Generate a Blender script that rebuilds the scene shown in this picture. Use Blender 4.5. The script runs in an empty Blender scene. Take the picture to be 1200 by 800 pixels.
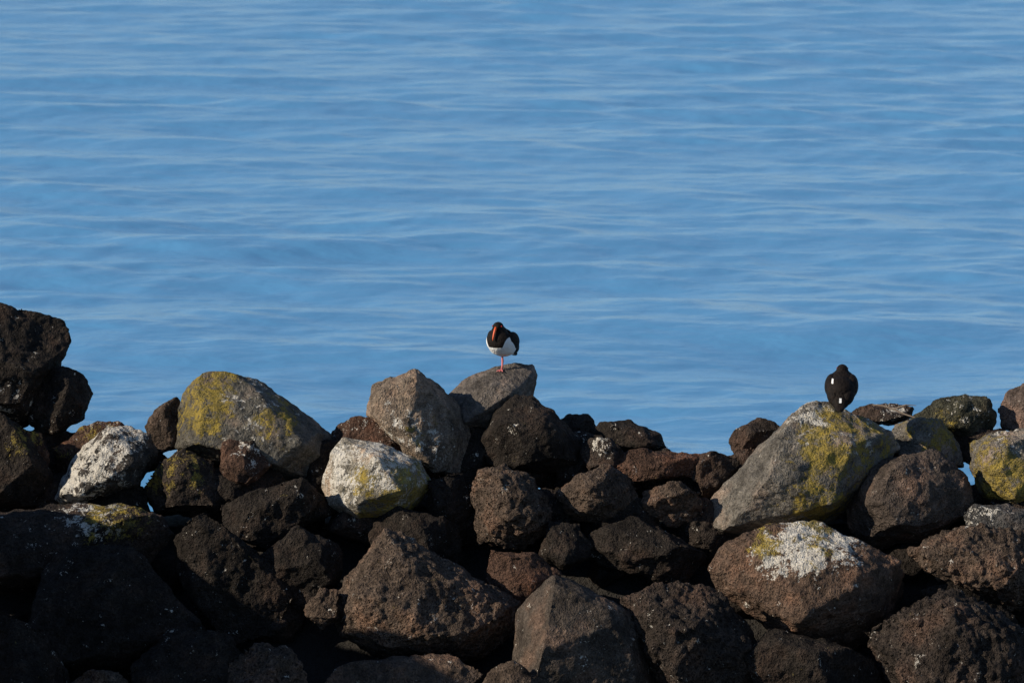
import bpy, bmesh, math, random
import numpy as np
from mathutils import Vector, Matrix, noise as mn
random.seed(7); np.random.seed(7)
sc = bpy.context.scene
sc.view_settings.view_transform='Standard'; sc.view_settings.look='None'; sc.view_settings.exposure=0

# ------------------------------------------------------------ camera
CAM=Vector((0,-25,4.4)); FL=132.35; FPX=1200*FL/36; PITCH=math.radians(8.68)
cd=bpy.data.cameras.new("camera"); cam=bpy.data.objects.new("camera",cd); sc.collection.objects.link(cam)
cam.location=CAM; cam.rotation_euler=(math.pi/2-PITCH,0,0)
cd.lens=FL; cd.sensor_width=36; cd.clip_start=0.5; cd.clip_end=9000
cd.dof.use_dof=True; cd.dof.focus_distance=25.0; cd.dof.aperture_fstop=5.0
sc.camera=cam
FW=Vector((0,math.cos(PITCH),-math.sin(PITCH))); UP=Vector((0,math.sin(PITCH),math.cos(PITCH)))
def ray(u,v): return FW*FPX+Vector((1,0,0))*(u-600)+UP*(400-v)
def at_y(u,v,y):
    d=ray(u,v); return CAM+d*((y-CAM.y)/d.y)
SL=0.62   # near face of breakwater: z = SL*y below the crest
def slope_y(v):
    d=ray(600,v); # CAM.z+t dz = SL*(CAM.y+t dy)
    t=(SL*CAM.y-CAM.z)/(d.z-SL*d.y); y=CAM.y+t*d.y
    return min(y,0.15)

# ------------------------------------------------------------ sun + sky
S=Vector((-0.83,-0.29,0.44)).normalized()
sl=bpy.data.lights.new("sun",'SUN'); sl.energy=5.0; sl.angle=math.radians(0.5); sl.color=(1,0.90,0.74)
so=bpy.data.objects.new("sun",sl); sc.collection.objects.link(so); so.location=S*40
so.rotation_euler=(-S).to_track_quat('-Z','Y').to_euler()
w=bpy.data.worlds.new("World"); sc.world=w; w.use_nodes=True
nt=w.node_tree; nt.nodes.clear()
o=nt.nodes.new('ShaderNodeOutputWorld'); b=nt.nodes.new('ShaderNodeBackground'); s=nt.nodes.new('ShaderNodeTexSky')
s.sky_type='NISHITA'; s.sun_disc=False; s.sun_elevation=math.asin(S.z); s.sun_rotation=math.atan2(S.x,S.y)
s.air_density=0.75; s.dust_density=0.0; s.ozone_density=2.8
b.inputs[1].default_value=0.115
nt.links.new(s.outputs[0],b.inputs[0]); nt.links.new(b.outputs[0],o.inputs[0])

# ------------------------------------------------------------ node helper
class NT:
    def __init__(s,name):
        s.m=bpy.data.materials.new(name); s.m.use_nodes=True; s.t=s.m.node_tree; s.t.nodes.clear()
        s.out=s.n('ShaderNodeOutputMaterial'); s.p=s.n('ShaderNodeBsdfPrincipled'); s.l(s.p.outputs[0],s.out.inputs[0])
    def n(s,t,**k):
        x=s.t.nodes.new(t)
        for a,v in k.items(): setattr(x,a,v)
        return x
    def l(s,a,b): s.t.links.new(a,b)
    def put(s,inp,v):
        if hasattr(v,'is_linked') : s.l(v,inp)
        else: inp.default_value=v
    def math(s,op,a,b=0.0,c=0.0,clamp=False):
        x=s.n('ShaderNodeMath',operation=op,use_clamp=clamp)
        s.put(x.inputs[0],a); s.put(x.inputs[1],b); s.put(x.inputs[2],c); return x.outputs[0]
    def noise(s,co,scale,detail=4,rough=0.55,dist=0):
        x=s.n('ShaderNodeTexNoise'); s.l(co,x.inputs['Vector']); x.inputs['Scale'].default_value=scale
        x.inputs['Detail'].default_value=detail; x.inputs['Roughness'].default_value=rough; x.inputs['Distortion'].default_value=dist
        return x.outputs['Fac']
    def voro(s,co,scale,feature='F1'):
        x=s.n('ShaderNodeTexVoronoi',feature=feature); s.l(co,x.inputs['Vector']); x.inputs['Scale'].default_value=scale
        return x.outputs['Distance']
    def rng(s,v,a,b,c=0.0,d=1.0,smooth=False):
        x=s.n('ShaderNodeMapRange'); 
        if smooth: x.interpolation_type='SMOOTHSTEP'
        s.put(x.inputs[0],v)
        for i,q in enumerate((a,b,c,d)): x.inputs[1+i].default_value=q
        return x.outputs[0]
    def mix(s,f,a,b,mode='MIX'):
        x=s.n('ShaderNodeMix',data_type='RGBA',blend_type=mode)
        s.put(x.inputs[0],f)
        for i,q in ((6,a),(7,b)):
            if hasattr(q,'is_linked'): s.l(q,x.inputs[i])
            else: x.inputs[i].default_value=(*q,1)
        return x.outputs[2]
    def attr(s,name):
        return s.n('ShaderNodeAttribute',attribute_name=name)
    def bump(s,h,dist,strength=1.0,prev=None):
        x=s.n('ShaderNodeBump'); x.inputs['Distance'].default_value=dist; x.inputs['Strength'].default_value=strength
        s.l(h,x.inputs['Height'])
        if prev is not None: s.l(prev,x.inputs['Normal'])
        return x.outputs[0]

# ------------------------------------------------------------ rock material
def rock_material():
    m=NT("volcanic_rock")
    co=m.n('ShaderNodeNewGeometry').outputs['Position']
    tint=m.attr('tint').outputs['Color']; yl=m.attr('yellow').outputs['Fac']; wh=m.attr('white').outputs['Fac']; pit=m.attr('pit').outputs['Fac']
    n1=m.noise(co,3.6,3,0.6); n2=m.noise(co,17,4,0.68); n3=m.noise(co,85,3,0.7)
    v=m.math('MULTIPLY',m.rng(n1,0.3,0.7,0.5,1.45),m.rng(n2,0.28,0.72,0.45,1.6))
    v=m.math('MULTIPLY',v,m.rng(n3,0.3,0.7,0.55,1.5))
    vc=m.n('ShaderNodeCombineColor'); [m.l(v,vc.inputs[i]) for i in range(3)]
    col=m.mix(1.0,tint,vc.outputs[0],'MULTIPLY')
    rust=m.rng(n1,0.50,0.66,0,0.35)
    col=m.mix(rust,col,m.mix(1.0,col,(1.5,0.95,0.68),'MULTIPLY'))
    # vesicles
    warp=m.n('ShaderNodeVectorMath',operation='ADD'); m.l(co,warp.inputs[0])
    nz=m.n('ShaderNodeTexNoise'); nz.inputs['Scale'].default_value=20; nz.inputs['Detail'].default_value=1; m.l(co,nz.inputs['Vector'])
    sc_=m.n('ShaderNodeVectorMath',operation='SCALE'); m.l(nz.outputs['Color'],sc_.inputs[0]); sc_.inputs['Scale'].default_value=0.04
    m.l(sc_.outputs[0],warp.inputs[1]); wc=warp.outputs[0]
    p1=m.rng(m.voro(wc,24),0.14,0.42,1,0,True); p2=m.rng(m.voro(wc,58),0.15,0.42,1,0,True)
    pm=m.rng(n2,0.42,0.56,0,1)
    pits=m.math('MULTIPLY',m.math('MAXIMUM',m.math('MULTIPLY',p1,pm),m.math('MULTIPLY',p2,0.7)),pit)
    col=m.mix(m.math('MULTIPLY',pits,0.75),col,(0.008,0.006,0.005))
    # lichens: patch noise with its contrast stretched, switched on where the attribute is high
    ln=m.noise(co,9,6,0.78,0.2)
    lc=m.math('MULTIPLY_ADD',m.math('SUBTRACT',ln,0.5),3.0,m.math('MULTIPLY',m.math('SUBTRACT',n3,0.5),1.3))
    ym=m.rng(m.math('ADD',lc,yl),0.55,0.74,0,1,True)
    ycol=m.mix(m.rng(m.math('ADD',m.math('MULTIPLY',n3,0.5),m.math('MULTIPLY',n2,0.5)),0.40,0.58),(0.50,0.35,0.06),(0.17,0.135,0.045))
    wn=m.noise(wc,12,5,0.75,0.3)
    wcn=m.math('MULTIPLY_ADD',m.math('SUBTRACT',wn,0.5),2.6,m.math('MULTIPLY',m.math('SUBTRACT',n3,0.5),0.9))
    wm=m.rng(m.math('ADD',wcn,wh),0.58,0.70,0,1,True)
    wcol=m.mix(m.rng(n2,0.35,0.75),(0.82,0.76,0.66),(0.48,0.43,0.36))
    col=m.mix(m.math('MULTIPLY',wm,0.95),col,wcol); col=m.mix(m.math('MULTIPLY',ym,0.90),col,ycol)
    m.l(col,m.p.inputs['Base Color'])
    m.p.inputs['Roughness'].default_value=0.88; m.p.inputs['Specular IOR Level'].default_value=0.12
    h=m.math('ADD',m.math('MULTIPLY',n2,0.065),m.math('MULTIPLY',n3,0.020))
    h=m.math('SUBTRACT',h,m.math('MULTIPLY',pits,0.028))
    m.l(m.bump(h,1.0,1.0),m.p.inputs['Normal'])
    return m.m
ROCK=rock_material()

texs={}
def tex(name,size,depth,kind='CLOUDS'):
    if name in texs: return texs[name]
    t=bpy.data.textures.new(name,kind)
    t.noise_scale=size
    if kind=='CLOUDS': t.noise_depth=depth; t.noise_basis='ORIGINAL_PERLIN'
    texs[name]=t; return t
T1=tex('lump',0.24,2); T2=tex('grain',0.09,3); T3=tex('cells',0.055,0,'VORONOI'); T4=tex('fine',0.03,2)
T5=tex('facet',0.24,0,'VORONOI'); T5.distance_metric='DISTANCE'; T5.weight_1=-1; T5.weight_2=1; T5.noise_intensity=1.0

def hull(bm):
    r=bmesh.ops.convex_hull(bm,input=bm.verts)
    dead={g for k in ('geom_interior','geom_unused') for g in r[k] if isinstance(g,bmesh.types.BMVert)}
    bmesh.ops.delete(bm,geom=list(dead),context='VERTS')
def finish(pts,center,voxel,smooth,lump,grain,cell,fine,facet=0.0,chops=0,keep=0.8,rnd=None):
    me=bpy.data.meshes.new('tmp'); bm=bmesh.new()
    for p in pts: bm.verts.new(p-center)
    hull(bm)
    for k in range(chops):     # broken faces: cleave off corners on the near/upper side
        n=Vector((rnd.uniform(-1,1),rnd.uniform(-1.1,-0.35),rnd.uniform(-0.45,0.8))).normalized()
        sup=max(v.co.dot(n) for v in bm.verts)
        bmesh.ops.bisect_plane(bm,geom=bm.verts[:]+bm.edges[:]+bm.faces[:],plane_co=n*sup*rnd.uniform(keep-.06,keep+.07),plane_no=n,clear_outer=True)
        bmesh.ops.delete(bm,geom=bm.faces[:],context='FACES_ONLY'); bmesh.ops.delete(bm,geom=bm.edges[:],context='EDGES_FACES')
        hull(bm)
    bmesh.ops.recalc_face_normals(bm,faces=bm.faces)
    bm.to_mesh(me); bm.free()
    ob=bpy.data.objects.new('tmp',me); sc.collection.objects.link(ob); ob.location=center
    md=ob.modifiers.new('r','REMESH'); md.mode='VOXEL'; md.voxel_size=voxel
    if facet:
        md=ob.modifiers.new('d','DISPLACE'); md.texture=T5; md.texture_coords='GLOBAL'; md.strength=facet; md.mid_level=0.25
    md=ob.modifiers.new('s','SMOOTH'); md.factor=0.5; md.iterations=smooth
    for t,st in ((T1,lump),(T3,-cell),(T2,grain),(T4,fine)):
        if st:
            md=ob.modifiers.new('d','DISPLACE'); md.texture=t; md.texture_coords='GLOBAL'; md.strength=st; md.mid_level=0.5 if t is not T3 else 0.45
    bpy.context.view_layer.update()
    dg=bpy.context.evaluated_depsgraph_get()
    m2=bpy.data.meshes.new_from_object(ob.evaluated_get(dg))
    bpy.data.objects.remove(ob); bpy.data.meshes.remove(me)
    return m2
def set_attrs(me,co,tint,pit,yb,wb,y0=0.0,w0=0.0):
    n=len(me.vertices)
    ca=me.attributes.new('tint','FLOAT_COLOR','POINT'); ca.data.foreach_set('color',np.tile(np.array([*tint,1.0],dtype=np.float32),n))
    a=me.attributes.new('pit','FLOAT','POINT'); a.data.foreach_set('value',np.full(n,pit,dtype=np.float32))
    for nm,bl,base in (('yellow',yb,y0),('white',wb,w0)):
        val=np.full(n,base,dtype=np.float32)
        for (c,r,st) in bl:
            d=np.sqrt((co[:,0]-c.x)**2+(co[:,2]-c.z)**2)/r
            val=np.maximum(val,st*np.clip(1.45-d,0,1))
        a=me.attributes.new(nm,'FLOAT','POINT'); a.data.foreach_set('value',val.astype(np.float32))
    me.polygons.foreach_set('use_smooth',np.ones(len(me.polygons),dtype=bool))
    me.materials.clear(); me.materials.append(ROCK)

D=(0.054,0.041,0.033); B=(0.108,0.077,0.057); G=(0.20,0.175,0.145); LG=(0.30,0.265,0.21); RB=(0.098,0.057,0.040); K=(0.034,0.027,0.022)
rocks={}
def R(key,poly,fw=None,d=None,t=B,pit=0.6,Y=(),W=(),dy=0.0,lump=0.06,grain=0.05,cell=0.0,fine=0.014,smooth=1,y0=0.0,w0=0.2,ff=1.0,facet=0.05,chops=None):
    us=[p[0] for p in poly]; vs=[p[1] for p in poly]
    cu=(min(us)+max(us))/2; cv=(min(vs)+max(vs))/2
    wm=(max(us)-min(us))/177; hm=(max(vs)-min(vs))/177
    y=slope_y(cv)+dy
    if d is None: d=0.75*(wm+hm)/2+0.12
    rnd=random.Random(sum(ord(c)*(i+3) for i,c in enumerate(key)))
    if fw is None and cv>530 and len(poly)>=7:   # fewer, sharper corners on the broken stones below the crest
        i=rnd.randrange(len(poly)); j=(i+3)%len(poly)
        poly=[p for k,p in enumerate(poly) if k not in (i,j)]
        poly=[(cu+(u-cu)*1.07,cv+(v-cv)*1.07) for u,v in poly]
    pts=[]
    for (u,v) in poly: pts.append(at_y(u,v,y+rnd.uniform(-0.16,0.16)*d))
    for i,(u,v) in enumerate(poly):
        k=rnd.uniform(0.6,0.78)
        uu=cu+(u-cu)*k; vv=cv+(v-cv)*k
        pts.append(at_y(uu,vv,y+d*rnd.uniform(0.4,0.6)))
        if fw is None and rnd.random()<0.35: continue
        k=rnd.uniform(0.45,0.86)
        uu=cu+(u-cu)*k; vv=cv+(v-cv)*k
        low=(v-cv)/max(1,(max(vs)-min(vs)))
        pts.append(at_y(uu,vv,y-d*ff*(0.28+0.24*low+rnd.uniform(-0.12,0.12))))
    for q in (fw or ()): pts.append(at_y(q[0],q[1],y-q[2]))
    c=at_y(cu,cv,y)
    if chops is None: chops=5 if fw is None else 3
    me=finish(pts,c,0.0095,smooth,lump,grain,cell,fine,facet,chops,0.74 if fw is None else 0.84,rnd)
    n=len(me.vertices); co=np.empty(n*3,dtype=np.float32); me.vertices.foreach_get('co',co); co=co.reshape(-1,3)+np.array(c,dtype=np.float32)
    conv=lambda L:[(at_y(u,v,y),r/177.0,st) for (u,v,r,st) in L]
    set_attrs(me,co,t,pit,conv(Y),conv(W),y0,w0)
    me.name='boulder'; ob=bpy.data.objects.new('boulder',me); ob.location=c; sc.collection.objects.link(ob)
    rocks[key]=ob
    return ob

# crest, left
R('A',[(-90,360),(-40,338),(0,349),(45,364),(78,375),(86,398),(74,425),(62,455),(40,500),(-20,515),(-90,500)],t=K,pit=0.5,W=[(10,470,60,0.45)],dy=0.05)
R('A2',[(45,436),(75,426),(100,434),(109,462),(100,492),(62,515),(30,500)],t=K,dy=-0.05)
R('A3',[(-60,500),(-10,480),(25,500),(55,520),(60,560),(40,590),(-60,600)],t=K,Y=[(28,512,26,0.5)],dy=-0.1)
R('G',[(5,520),(22,498),(45,503),(60,530),(52,560),(15,566)],t=RB,Y=[(30,515,28,0.6)],dy=-0.12)
R('B',[(165,500),(183,478),(210,460),(222,480),(218,525),(185,535),(168,520)],t=B,pit=0.5)
R('C',[(206,500),(213,462),(236,431),(262,433),(300,444),(345,474),(390,508),(394,535),(372,566),(300,566),(235,545),(205,525)],fw=[(238,448,0.22),(300,462,0.26),(375,545,0.28),(232,520,0.4),(330,535,0.45)],t=(0.14,0.127,0.105),pit=0.15,Y=[(240,470,45,0.78),(325,485,32,0.65),(262,440,30,0.65)],W=[(300,470,60,0.4)],lump=0.06,grain=0.025,facet=0.03)
R('D',[(62,586),(70,560),(98,522),(128,498),(150,494),(178,508),(186,528),(164,572),(122,592),(72,594)],fw=[(125,512,0.25),(150,550,0.35),(90,580,0.35)],t=(0.075,0.066,0.057),pit=0.4,W=[(105,525,60,0.72),(85,575,45,0.75),(150,500,35,0.72)],lump=0.06)
R('D2',[(62,525),(95,498),(140,488),(162,498),(150,530),(100,560),(70,560)],t=RB,Y=[(110,503,50,0.55)],W=[(120,492,30,0.5)],dy=0.12)
R('E',[(234,530),(262,518),(303,514),(326,536),(328,560),(290,572),(254,560)],t=RB,pit=0.5,W=[(300,525,40,0.45)],lump=0.06,dy=-0.1)
R('F',[(162,570),(176,542),(214,527),(248,542),(264,570),(254,598),(202,606),(168,595)],t=D,pit=0.5,Y=[(212,540,45,0.55),(180,560,30,0.5)])
R('F2',[(255,590),(300,562),(350,560),(385,580),(380,625),(320,645),(265,625)],t=K)
R('F3',[(225,560),(255,545),(310,540),(340,560),(330,600),(240,605)],t=K,dy=0.15)
R('H',[(-60,610),(0,600),(70,590),(150,588),(192,602),(205,625),(180,660),(100,690),(-60,700)],t=D,Y=[(140,588,50,0.65)],W=[(110,587,50,0.6)],pit=0.5,lump=0.07,fw=[(60,640,0.4)])
# centre
R('I',[(378,505),(410,487),(452,493),(492,512),(488,540),(430,545),(390,535)],t=RB,dy=0.08,w0=0.35,pit=0.5)
R('K',[(374,572),(386,530),(402,512),(448,518),(494,538),(509,566),(484,600),(455,618),(414,612),(384,592)],fw=[(440,535,0.30),(412,590,0.34),(470,575,0.36)],t=LG,pit=0.2,Y=[(480,578,48,0.85),(445,602,38,0.85),(430,558,22,0.7)],W=[(400,550,45,0.72),(450,530,50,0.72),(490,560,40,0.7)],lump=0.05,grain=0.02,chops=1,facet=0.03)
R('L',[(428,486),(434,450),(462,438),(487,431),(503,440),(540,476),(562,520),(560,556),(510,566),(478,540)],fw=[(488,440,0.20),(478,505,0.34),(500,545,0.36)],t=(0.25,0.19,0.14),pit=0.35,W=[(480,490,40,0.5),(500,505,35,0.5)],Y=[(495,500,25,0.5)],lump=0.04,chops=1,facet=0.03)
R('M',[(524,462),(545,443),(580,429),(604,424),(626,427),(631,440),(624,468),(600,495),(560,515),(535,500)],fw=[(570,450,0.2),(545,495,0.34),(600,460,0.26)],t=(0.16,0.135,0.115),pit=0.15,lump=0.03,grain=0.012,dy=0.12,facet=0.01,w0=0,chops=0,smooth=3)
R('N',[(562,515),(578,482),(604,460),(625,461),(650,478),(676,505),(694,540),(664,562),(600,556),(568,545)],t=K,pit=0.4,fw=[(590,500,0.3)])
R('O',[(645,492),(665,483),(690,485),(705,500),(690,520),(650,520)],t=D,dy=0.3)
R('P',[(678,508),(700,491),(740,491),(776,507),(784,525),(745,540),(690,535)],t=K,dy=0.15,pit=0.4)
R('O2',[(676,530),(690,510),(715,512),(735,530),(728,550),(690,552)],t=D,W=[(705,520,20,0.6)],dy=0)
R('Q',[(549,572),(560,549),(590,541),(624,552),(650,588),(650,628),(604,646),(560,638)],fw=[(585,560,0.24),(615,600,0.36)],t=B,pit=1.0,cell=0.03,lump=0.06)
R('R1',[(644,580),(680,554),(714,543),(744,558),(752,592),(722,618),(670,612)],fw=[(690,575,0.3)],t=B,pit=0.8,cell=0.02)
R('S',[(700,545),(735,527),(788,522),(824,532),(836,556),(800,580),(730,570)],t=RB,dy=0.06,pit=0.8)
R('S2',[(800,540),(840,527),(868,540),(862,575),(820,585)],t=D,dy=0.1)
R('T',[(748,575),(790,560),(822,575),(826,602),(790,618),(756,606)],t=B,pit=0.7,cell=0.02)
R('T2',[(690,625),(740,605),(800,615),(830,650),(800,690),(720,685),(680,655)],t=K,dy=0.18)
R('T3',[(640,610),(680,612),(700,650),(660,670),(630,650)],t=K,dy=0.1)
# right
R('U',[(849,520),(862,500),(888,489),(912,491),(924,508),(908,535),(866,540)],t=D,lump=0.04,dy=0.1,pit=0.4)
R('V',[(812,612),(835,580),(872,545),(905,508),(926,484),(946,470),(974,471),(1010,488),(1046,504),(1056,524),(1030,560),(1000,600),(960,622),(900,640),(840,632)],fw=[(946,478,0.12),(915,512,0.34),(900,560,0.55),(850,620,0.40),(1000,520,0.35),(975,590,0.5)],d=0.8,t=(0.19,0.168,0.14),pit=0.35,Y=[(970,515,52,0.8),(955,578,50,0.78),(1010,522,45,0.72)],W=[(950,480,40,0.6),(1000,500,40,0.45)],lump=0.05,grain=0.03,ff=0.8,w0=0.15,chops=0,facet=0.04)
R('W',[(1035,515),(1048,496),(1078,486),(1108,490),(1128,520),(1130,548),(1060,550)],t=G,pit=0.4,Y=[(1105,508,32,0.75),(1060,500,25,0.5)],dy=0.05)
R('X',[(985,486),(1005,475),(1050,471),(1078,476),(1080,490),(1040,500),(1000,498)],t=D,W=[(1050,475,30,0.5)],dy=0.3)
R('Y',[(1058,492),(1092,467),(1128,460),(1162,464),(1170,485),(1165,510),(1120,525),(1070,515)],t=(0.07,0.066,0.045),W=[(1130,465,40,0.4)],Y=[(1110,480,30,0.4)],dy=0.15)
R('Z',[(1166,478),(1180,454),(1204,442),(1240,440),(1260,480),(1240,510),(1172,505)],t=(0.15,0.11,0.09),pit=0.3,dy=0.1,lump=0.05)
R('AA',[(1134,518),(1158,503),(1230,500),(1250,540),(1235,595),(1190,604),(1145,588),(1138,552)],fw=[(1160,530,0.3),(1190,575,0.35)],t=G,pit=0.4,Y=[(1180,562,50,0.95),(1150,520,25,0.6)],W=[(1190,515,40,0.45)],chops=1)
R('AB',[(990,590),(1004,550),(1048,533),(1094,524),(1138,556),(1142,602),(1080,638),(1020,644),(992,620)],fw=[(1050,550,0.3),(1030,610,0.42)],t=(0.105,0.08,0.064),pit=0.5,lump=0.06)
R('AC',[(1118,606),(1142,590),(1180,592),(1235,605),(1235,640),(1150,640)],t=(0.09,0.085,0.08),W=[(1150,596,40,0.4)],dy=-0.02)
R('AD',[(829,668),(846,636),(880,616),(918,611),(956,608),(1000,628),(1058,658),(1080,690),(1062,725),(990,770),(930,760),(880,715),(840,695)],fw=[(900,640,0.28),(960,650,0.34),(930,725,0.5),(1000,690,0.40)],t=(0.125,0.082,0.058),pit=0.5,W=[(940,630,38,0.9),(905,640,30,0.75),(985,632,28,0.75)],Y=[(955,618,34,0.6),(895,630,20,0.75)],lump=0.06)
R('AE',[(1064,645),(1086,626),(1140,614),(1235,622),(1250,680),(1230,715),(1182,717),(1130,690),(1085,672)],t=B,pit=1.0,cell=0.04,lump=0.08,fw=[(1120,650,0.3),(1190,670,0.36)])
R('AF',[(1012,740),(1050,708),(1108,690),(1150,700),(1200,735),(1240,780),(1230,850),(1080,860),(1035,800)],t=D,pit=1.0,cell=0.04,lump=0.08,fw=[(1080,730,0.35)])  # tint darkened to deepen the shadow at lower right
R('AG',[(388,712),(400,680),(424,650),(450,616),(478,628),(520,660),(572,684),(611,706),(604,745),(560,776),(500,780),(440,772),(396,745)],fw=[(450,628,0.14),(420,700,0.36),(520,740,0.5),(590,715,0.3)],t=(0.125,0.09,0.067),pit=0.9,lump=0.07,cell=0.02)
R('AH',[(548,662),(575,644),(625,646),(658,672),(650,705),(610,715),(566,695)],t=RB,pit=0.5,dy=0.05)
R('AI',[(598,790),(604,718),(622,694),(650,672),(690,688),(748,718),(772,758),(765,830),(650,850)],fw=[(650,680,0.20),(636,760,0.50),(620,820,0.5)],t=(0.095,0.075,0.06),pit=0.35,lump=0.05,grain=0.02,chops=1,facet=0.03)
R('AJ',[(722,698),(756,686),(806,678),(846,692),(880,735),(900,790),(860,840),(780,830),(745,770)],fw=[(790,720,0.35)],t=D,pit=1.0,cell=0.03)  # dark tint carries part of the shade in the lower middle
R('AK',[(364,805),(396,778),(455,758),(522,766),(566,790),(600,850),(470,880),(370,860)],t=B,pit=0.5,lump=0.05)
R('AL',[(546,805),(575,782),(602,772),(640,792),(680,860),(560,870)],t=B,pit=0.6,dy=-0.1)
R('AM',[(238,800),(262,770),(300,755),(345,765),(378,792),(385,850),(250,860)],t=B,pit=1.0,cell=0.04)
R('AN',[(80,800),(105,782),(140,785),(155,810),(140,850),(85,850)],t=B,pit=0.8,cell=0.02)
R('AO',[(350,715),(372,686),(398,690),(400,725),(375,740)],t=B,pit=0.9,cell=0.02)
R('AP',[(870,770),(900,735),(960,745),(1030,770),(1050,830),(900,860)],t=K,pit=0.6,dy=0.15)  # shade between the lower boulders put into the dark tint
R('AQ',[(1075,690),(1120,676),(1180,700),(1200,740),(1140,760),(1090,730)],t=K,dy=0.25)
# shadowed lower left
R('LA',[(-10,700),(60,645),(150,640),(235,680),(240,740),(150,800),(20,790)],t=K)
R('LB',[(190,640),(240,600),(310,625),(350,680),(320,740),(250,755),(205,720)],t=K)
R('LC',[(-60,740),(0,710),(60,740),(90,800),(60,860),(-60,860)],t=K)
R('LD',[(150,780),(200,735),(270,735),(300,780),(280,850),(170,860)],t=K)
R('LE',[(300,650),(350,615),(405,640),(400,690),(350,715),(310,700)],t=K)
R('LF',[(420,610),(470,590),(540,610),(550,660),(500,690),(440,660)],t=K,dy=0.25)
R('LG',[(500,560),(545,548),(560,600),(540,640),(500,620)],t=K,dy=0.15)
# second rank of boulders closing the gaps along the crest
for k,(u0,u1,v0) in enumerate(((-80,20,505),(0,110,500),(95,200,512),(180,260,520),(340,430,515),(400,520,500),(500,590,498),(560,660,505),(640,720,505),(700,800,522),(780,880,532),(840,930,525),(1010,1120,500),(1100,1200,495),
   (-90,30,560),(10,110,548),(90,190,560),(170,290,552),(270,400,570),(380,500,585),(500,600,560),(590,700,570),(680,790,580),(780,880,585),(960,1060,560),(1080,1180,560),(1150,1260,570))):
    w_=u1-u0; h_=80
    R('bk%d'%k,[(u0,v0+35),(u0+w_*.15,v0+10),(u0+w_*.45,v0),(u0+w_*.8,v0+8),(u1,v0+30),(u1-10,v0+75),(u0+10,v0+h_)],t=(K,D)[k%2],dy=(0.28 if k<14 else 0.30)+0.1*(k%2),chops=3)

# ------------------------------------------------------------ terrain profile
def prof(y):
    if y>0.35: return max(-0.62-(y-0.35)*0.75,-3.2)
    if y>-0.2: return -0.62
    return max(SL*y-0.50,-2.6)
def rand_rock(c,r,rnd):
    pts=[]
    for i in range(14):
        v=Vector((rnd.gauss(0,1),rnd.gauss(0,1),rnd.gauss(0,1))).normalized()
        pts.append(c+Vector((v.x*r*rnd.uniform(.85,1.25),v.y*r,v.z*r*rnd.uniform(.6,.9))))
    return pts
def rubble(name,items,voxel,tints,seed):
    rnd=random.Random(seed); obs=[]
    for (c,r) in items:
        me=finish(rand_rock(c,r,rnd),c,voxel,2,0.08,0.04,0,0,0.03)
        n=len(me.vertices); co=np.zeros((n,3),dtype=np.float32)
        set_attrs(me,co,rnd.choice(tints),0.6,[],[])
        ob=bpy.data.objects.new(name,me); ob.location=c; sc.collection.objects.link(ob); obs.append(ob)
    for x in bpy.context.view_layer.objects: x.select_set(False)
    for x in obs: x.select_set(True)
    bpy.context.view_layer.objects.active=obs[0]; bpy.ops.object.join(); obs[0].name=name
rnd=random.Random(5); items=[]
for i in range(190):
    y=rnd.uniform(-4.0,3.0); x=rnd.uniform(-4.6,4.8)
    r=rnd.uniform(0.13,0.27); items.append((Vector((x,y,prof(y)+0.08)),r))
rubble('rubble',items,0.020,[K,K,D],3)
# unseen boulders added up-sun at left, stacked to shade the lower left rocks
items=[]
for x,y,z,r in ((-5.0,-1.85,-0.35,0.60),(-5.1,-2.2,0.35,0.70),(-5.1,-2.7,0.65,0.72),(-5.2,-2.4,0.1,0.75),(-5.2,-3.1,0.7,0.75),(-5.3,-3.9,0.75,0.9),(-5.3,-5.0,0.8,1.0),(-5.4,-6.1,0.7,1.1),
  (-5.2,-3.0,-0.8,1.0),(-5.2,-4.1,-0.8,1.2),(-5.3,-5.3,-0.9,1.2),(-5.5,-7.1,0.0,1.2),(-6.4,-4.1,0.0,1.1),(-6.5,-5.6,0.0,1.2),(-5.2,-2.15,-0.8,0.7)):
    items.append((Vector((x,y,z)),r))
rubble('shadow_heap',items,0.05,[D,B],9)

# ------------------------------------------------------------ ground (earth under the rocks)
xs=np.concatenate([[-2500,-600,-150,-40,-15],np.linspace(-8,8,41),[15,40,150,600,2500]])
ys=np.concatenate([[-2500,-600,-150,-60,-25,-12],np.linspace(-6,6,61),[9]])
bm=bmesh.new(); g=[[bm.verts.new((x,y,(prof(y)+0.06*mn.noise(Vector((x,y,0)))) )) for x in xs] for y in ys]
for j in range(len(ys)-1):
    for i in range(len(xs)-1): bm.faces.new((g[j][i],g[j][i+1],g[j+1][i+1],g[j+1][i]))
me=bpy.data.meshes.new('ground'); bm.to_mesh(me); bm.free()
m=NT('dark_earth'); co=m.n('ShaderNodeNewGeometry').outputs['Position']; n=m.noise(co,9,4,0.7)
m.l(m.mix(n,(0.008,0.007,0.006),(0.03,0.024,0.018)),m.p.inputs['Base Color']); m.p.inputs['Roughness'].default_value=1
m.l(m.bump(n,0.08),m.p.inputs['Normal']); me.materials.append(m.m)
ob=bpy.data.objects.new('ground',me); sc.collection.objects.link(ob)

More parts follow.
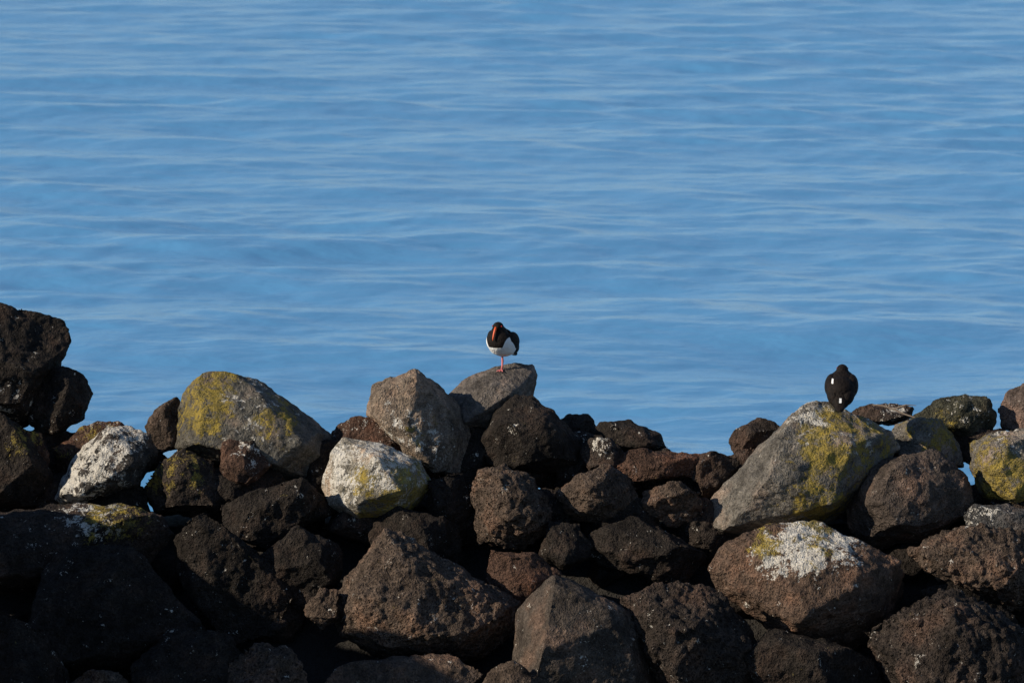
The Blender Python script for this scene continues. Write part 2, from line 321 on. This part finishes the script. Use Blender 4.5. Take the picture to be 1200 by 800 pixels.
# ------------------------------------------------------------ sea
ZS=-1.8
rows=[1.2]
while rows[-1]<150:
    d=rows[-1]+25; rows.append(rows[-1]+0.06*(d/40)**1.6)
while rows[-1]<6000: rows.append(rows[-1]*1.12)
rows=np.array(rows); sd=np.linspace(-1,1,561)
sd=np.concatenate([[-60,-20,-7,-3,-1.6],sd,[1.6,3,7,20,60]])
YY,SS=np.meshgrid(rows,sd,indexing='ij'); XX=SS*(6+0.20*(YY+25))
rg=np.random.RandomState(11); Z=np.zeros_like(YY)
dist=YY+25; fade=np.clip(1-(YY-150)/60,0,1)*np.clip((1.3-np.abs(SS))/0.3,0,1)
for k in range(160):
    lam=0.5*(9.0/0.5)**rg.rand()
    th=math.radians(9)+rg.normal(0,0.6)
    kx=math.sin(th)*2*math.pi/lam; ky=math.cos(th)*2*math.pi/lam
    slope=0.0118*(0.65 if lam>4 else 1.0)
    amp=slope*lam/(2*math.pi)
    rs=0.06*(dist/40)**1.6
    att=np.clip(lam/(rs*3)-0.5,0,1)
    ph=rg.rand()*6.283
    Z+=amp*att*np.sin(kx*XX+ky*YY+ph)
gust=0.9+0.3*np.sin(XX*0.16+YY*0.21+1)*np.sin(YY*0.13-XX*0.05+0.5)
Z=Z*gust*fade+ZS
V=np.stack([XX,YY,Z],-1).reshape(-1,3); nr,nc=YY.shape
idx=np.arange(nr*nc).reshape(nr,nc)
F=np.stack([idx[:-1,:-1],idx[:-1,1:],idx[1:,1:],idx[1:,:-1]],-1).reshape(-1,4)
me=bpy.data.meshes.new('sea'); me.vertices.add(len(V)); me.vertices.foreach_set('co',V.astype(np.float32).ravel())
me.loops.add(F.size); me.loops.foreach_set('vertex_index',F.ravel().astype(np.int32))
me.polygons.add(len(F)); me.polygons.foreach_set('loop_start',(np.arange(len(F))*4).astype(np.int32)); me.polygons.foreach_set('loop_total',np.full(len(F),4,dtype=np.int32))
me.update(calc_edges=True); me.polygons.foreach_set('use_smooth',np.ones(len(F),dtype=bool))
m=NT('sea_water'); geo=m.n('ShaderNodeNewGeometry'); mp=m.n('ShaderNodeMapping'); m.l(geo.outputs['Position'],mp.inputs[0]); mp.inputs['Rotation'].default_value=(0,0,math.radians(-9)); mp.inputs['Scale'].default_value=(0.65,1,1)
c=mp.outputs[0]
h=m.math('MULTIPLY_ADD',m.noise(c,4.5,2,0.5,0.2),0.020,m.math('MULTIPLY',m.noise(c,1.3,1,0.5,0.3),0.05))
m.l(m.bump(h,1.0,1.0),m.p.inputs['Normal'])
m.p.inputs['Base Color'].default_value=(0.11,0.32,0.56,1); m.p.inputs['Roughness'].default_value=0.22; m.p.inputs['IOR'].default_value=1.333
me.materials.append(m.m)
ob=bpy.data.objects.new('sea',me); sc.collection.objects.link(ob)

# ------------------------------------------------------------ oystercatchers
def feather_mat():
    m=NT('plumage'); co=m.n('ShaderNodeTexCoord').outputs['Object']; w_=m.attr('white').outputs['Fac']
    n=m.noise(co,90,3,0.6)
    mp=m.n('ShaderNodeMapping'); m.l(co,mp.inputs[0]); mp.inputs['Scale'].default_value=(1,0.35,1)
    f=m.voro(mp.outputs[0],75)
    msk=m.rng(m.math('ADD',w_,m.math('MULTIPLY',m.math('SUBTRACT',n,0.5),0.5)),0.4,0.6,0,1)
    blk=m.mix(f,(0.006,0.005,0.005),(0.020,0.014,0.011)); wht=m.mix(n,(0.88,0.87,0.84),(0.76,0.74,0.70))
    m.l(m.mix(msk,blk,wht),m.p.inputs['Base Color']); m.p.inputs['Roughness'].default_value=0.7; m.p.inputs['Specular IOR Level'].default_value=0.1
    m.l(m.bump(m.math('ADD',f,n),0.003),m.p.inputs['Normal']); return m.m
def plain(name,col,rough=0.45,var=0.25):
    m=NT(name); co=m.n('ShaderNodeTexCoord').outputs['Object']; n=m.noise(co,70,3)
    m.l(m.mix(n,tuple(x*(1-var) for x in col),tuple(min(1,x*(1+var)) for x in col)),m.p.inputs['Base Color'])
    m.p.inputs['Roughness'].default_value=rough; m.l(m.bump(n,0.001),m.p.inputs['Normal']); return m.m
PL=feather_mat(); BILL=plain('bill_orange_red',(0.80,0.11,0.02)); LEG=plain('leg_pink',(0.70,0.20,0.18)); EYE=plain('eye_red',(0.6,0.03,0.01),0.15); PUP=plain('pupil',(0.004,0.004,0.004),0.1)
def ell(bm,c,r,rot=0,rz=0,seg=24):
    M=Matrix.Translation(c)@Matrix.Rotation(rz,4,'Z')@Matrix.Rotation(rot,4,'X')@Matrix.Diagonal((*r,1))
    bmesh.ops.create_uvsphere(bm,u_segments=seg,v_segments=seg//2+2,radius=1,matrix=M)
def tube(bm,pts,rad,seg=10,flat=1.0):
    rings=[]
    for i,p in enumerate(pts):
        p=Vector(p); a=Vector(pts[max(0,i-1)]); b_=Vector(pts[min(len(pts)-1,i+1)]); t=(b_-a).normalized()
        x=t.cross(Vector((0,1,0.01))); x=x.normalized() if x.length>1e-3 else Vector((1,0,0)); y=t.cross(x)
        rings.append([bm.verts.new(p+(x*math.cos(k*2*math.pi/seg)*flat+y*math.sin(k*2*math.pi/seg))*rad[i]) for k in range(seg)])
    for a,b_ in zip(rings,rings[1:]):
        for k in range(seg): bm.faces.new((a[k],a[(k+1)%seg],b_[(k+1)%seg],b_[k]))
    bm.faces.new(rings[0]); bm.faces.new(rings[-1])
def mk(bm,name,parent,mat,voxel=None,smooth=6,fn=None):
    bmesh.ops.recalc_face_normals(bm,faces=bm.faces)
    me=bpy.data.meshes.new(name); bm.to_mesh(me); bm.free()
    ob=bpy.data.objects.new(name,me); sc.collection.objects.link(ob)
    if voxel:
        md=ob.modifiers.new('r','REMESH'); md.mode='VOXEL'; md.voxel_size=voxel
        md=ob.modifiers.new('s','SMOOTH'); md.factor=0.5; md.iterations=smooth
        bpy.context.view_layer.update()
        m2=bpy.data.meshes.new_from_object(ob.evaluated_get(bpy.context.evaluated_depsgraph_get()))
        ob.modifiers.clear(); ob.data=m2; me=m2
    me.materials.clear(); me.materials.append(mat)
    for p in me.polygons: p.use_smooth=True
    if fn:
        a=me.attributes.new('white','FLOAT','POINT')
        a.data.foreach_set('value',np.array([fn(v.co) for v in me.vertices],dtype=np.float32))
    ob.parent=parent; return ob
def sstep(a,b_,x):
    t=max(0,min(1,(x-a)/(b_-a))); return t*t*(3-2*t)
def bird(loc,heading,back_view=False,drop=0.0,scale=1.0):
    e=bpy.data.objects.new('oystercatcher',None); sc.collection.objects.link(e); e.location=loc; e.rotation_euler=(0,0,heading); e.scale=(scale,)*3
    dz=-drop; T=lambda x,y,z:Vector((x,y,z+dz))
    bm=bmesh.new(); r25=math.radians(-28)
    ell(bm,T(0,0.0,0.19),(.098,.130,.084),r25); ell(bm,T(0,-.045,.213),(.090,.078,.086)); ell(bm,T(0,-.005,.168),(.086,.09,.060))
    hz=-0.014 if back_view else 0.0     # hunched: head sunk into the shoulders
    ell(bm,T(0,-.045,.272+hz),(.056,.056,.050)); ell(bm,T(0,-.060,.310+hz),(.037,.045,.036))
    ell(bm,T(0,.115,.140),(.055,.075,.038),r25); ell(bm,T(0,.175,.105),(.034,.060,.013),r25)
    if back_view:
        ell(bm,T(0,.06,.19),(.094,.09,.08),r25); ell(bm,T(0,.12,.135),(.06,.075,.045),r25-.15)
    def mark(c,z): return 0.9 if ((abs(c.x+0.004)<0.007 and 0.125<z<0.152 and c.y>0.05) or (abs(c.x-0.052)<0.006 and 0.235<z<0.258 and c.y>0)) else 0.0
    def pat(c):
        z=c.z-dz
        if back_view and c.y>-0.02: return mark(c,z)
        if c.y>0.07: return sstep(-0.01,0.01,(0.125-0.35*(c.y-0.07))-z)
        line=0.176+0.07*sstep(0.045,0.085,abs(c.x))-0.1*max(0,-c.y-0.10)   # breast band: black above, white below
        return sstep(-0.006,0.006,line-z)
    mk(bm,'body',e,PL,0.005,7,pat)
    for sgn,nm in ((1,'wing_left'),(-1,'wing_right')):
        bm=bmesh.new()
        if back_view:   # folded snugly over the back, tips meeting above the tail
            ell(bm,T(sgn*.062,.010,.208),(.044,.092,.062),r25,-sgn*0.05)
            ell(bm,T(sgn*.046,.085,.166),(.042,.085,.052),r25-0.15,sgn*0.18)
            ell(bm,T(sgn*.016,.150,.118),(.022,.070,.022),r25-0.2,sgn*0.15)
        else:
            ell(bm,T(sgn*.080,.015,.214),(.024,.080,.056),r25,-sgn*0.10)
            ell(bm,T(sgn*.064,.080,.175),(.024,.095,.042),r25-0.05,sgn*0.22)
            ell(bm,T(sgn*.038,.145,.135),(.012,.080,.020),r25-0.05,sgn*0.30)
        def wp(c): 
            z=c.z-dz
            if back_view: return mark(c,z)
            return (0.8*sstep(0,0.006,0.163-z-0.5*max(0,c.y)) if c.y<0.06 else 0)
        mk(bm,nm,e,PL,0.004,4,wp)
    bm=bmesh.new(); ell(bm,T(0,.03,.255+hz*.6),(.065,.075,.024),r25-0.15); mk(bm,'mantle',e,PL,0.005,4,lambda c:0)
    bm=bmesh.new()
    if not back_view: tube(bm,[T(0,-.095,.310),T(0,-.110,.296),T(-.002,-.124,.270),T(-.004,-.134,.243),T(-.005,-.138,.228)],[.0115,.0105,.0085,.0065,.003],10,0.8)
    else: tube(bm,[T(0,-.098,.306+hz),T(0,-.112,.294+hz),T(.002,-.122,.268),T(.004,-.128,.240)],[.009,.008,.006,.003],10)
    mk(bm,'bill',e,BILL)
    for sgn,nm in ((1,'eye_left'),(-1,'eye_right')):
        bm=bmesh.new(); ell(bm,T(sgn*.0325,-.076,.318+hz),(.004,.0062,.0062),0,0,12); mk(bm,nm,e,EYE)
        bm=bmesh.new(); ell(bm,T(sgn*.0358,-.077,.318+hz),(.002,.003,.003),0,0,10); mk(bm,nm.replace('eye','pupil'),e,PUP)
    bm=bmesh.new()
    tube(bm,[T(.0,.0,.14),(.002,.004,.105-drop*.8),(.002,.010,.066-drop*.5),(.002,.004,.035-drop*.2),(.0,0,.008)],[.013,.0068,.0078,.0058,.0075],10)
    for a in (-0.55,0,0.55):
        tube(bm,[(0,0,.008),(math.sin(a)*.020,-math.cos(a)*.020,.007),(math.sin(a)*.042,-math.cos(a)*.042,.003)],[.0065,.005,.0025],8)
    mk(bm,'leg_and_foot',e,LEG)
    bm=bmesh.new(); tube(bm,[T(.03,.0,.135),T(.032,.03,.114),T(.03,-.012,.112),T(.03,-.03,.116)],[.007,.006,.0055,.003],8); mk(bm,'tucked_leg',e,LEG)
    return e
bpy.context.view_layer.update()
def hit(key,u,v):
    ob=rocks[key]; d=ray(u,v).normalized()
    ok,l,n,_=ob.ray_cast(CAM-ob.location,d)
    return (l+ob.location) if ok else None
p1=None
for vv in (434,435,436,438,440,443,446):
    p1=hit('M',588,vv)
    if p1: break
print('bird1',p1)
bird(p1+Vector((0,0,-0.004)),math.radians(-24))
ob=rocks['V']; best=None
x2=at_y(986,480,rocks['V'].location.y).x
for k in range(40):
    yy=ob.location.y-0.35+k*0.02
    ok,l,n,_=ob.ray_cast(Vector((x2,yy,2))-ob.location,Vector((0,0,-1)))
    if ok:
        q=l+ob.location
        if best is None or q.z>best.z: best=q
print('bird2',best)
bird(best+Vector((0,0,-0.004)),math.radians(172),True,0.070,1.06)

# driftwood stick
bm=bmesh.new(); a=at_y(1022,474,0.1); b2=at_y(1072,487,0.0); pts=[a.lerp(b2,t)+Vector((0,0,0.012*math.sin(t*5))) for t in (0,.25,.5,.75,1)]
tube(bm,pts,[.004,.006,.007,.006,.004],8)
tube(bm,[pts[2],pts[2]+Vector((.08,-.03,.035)),pts[2]+Vector((.15,-.03,.03))],[.005,.004,.002],6)
me=bpy.data.meshes.new('stick'); bm.to_mesh(me); bm.free(); me.materials.append(plain('dry_wood',(0.20,0.15,0.11),0.8))
ob=bpy.data.objects.new('driftwood_stick',me); sc.collection.objects.link(ob)
print('verts',sum(len(o.data.vertices) for o in sc.objects if o.type=='MESH'))
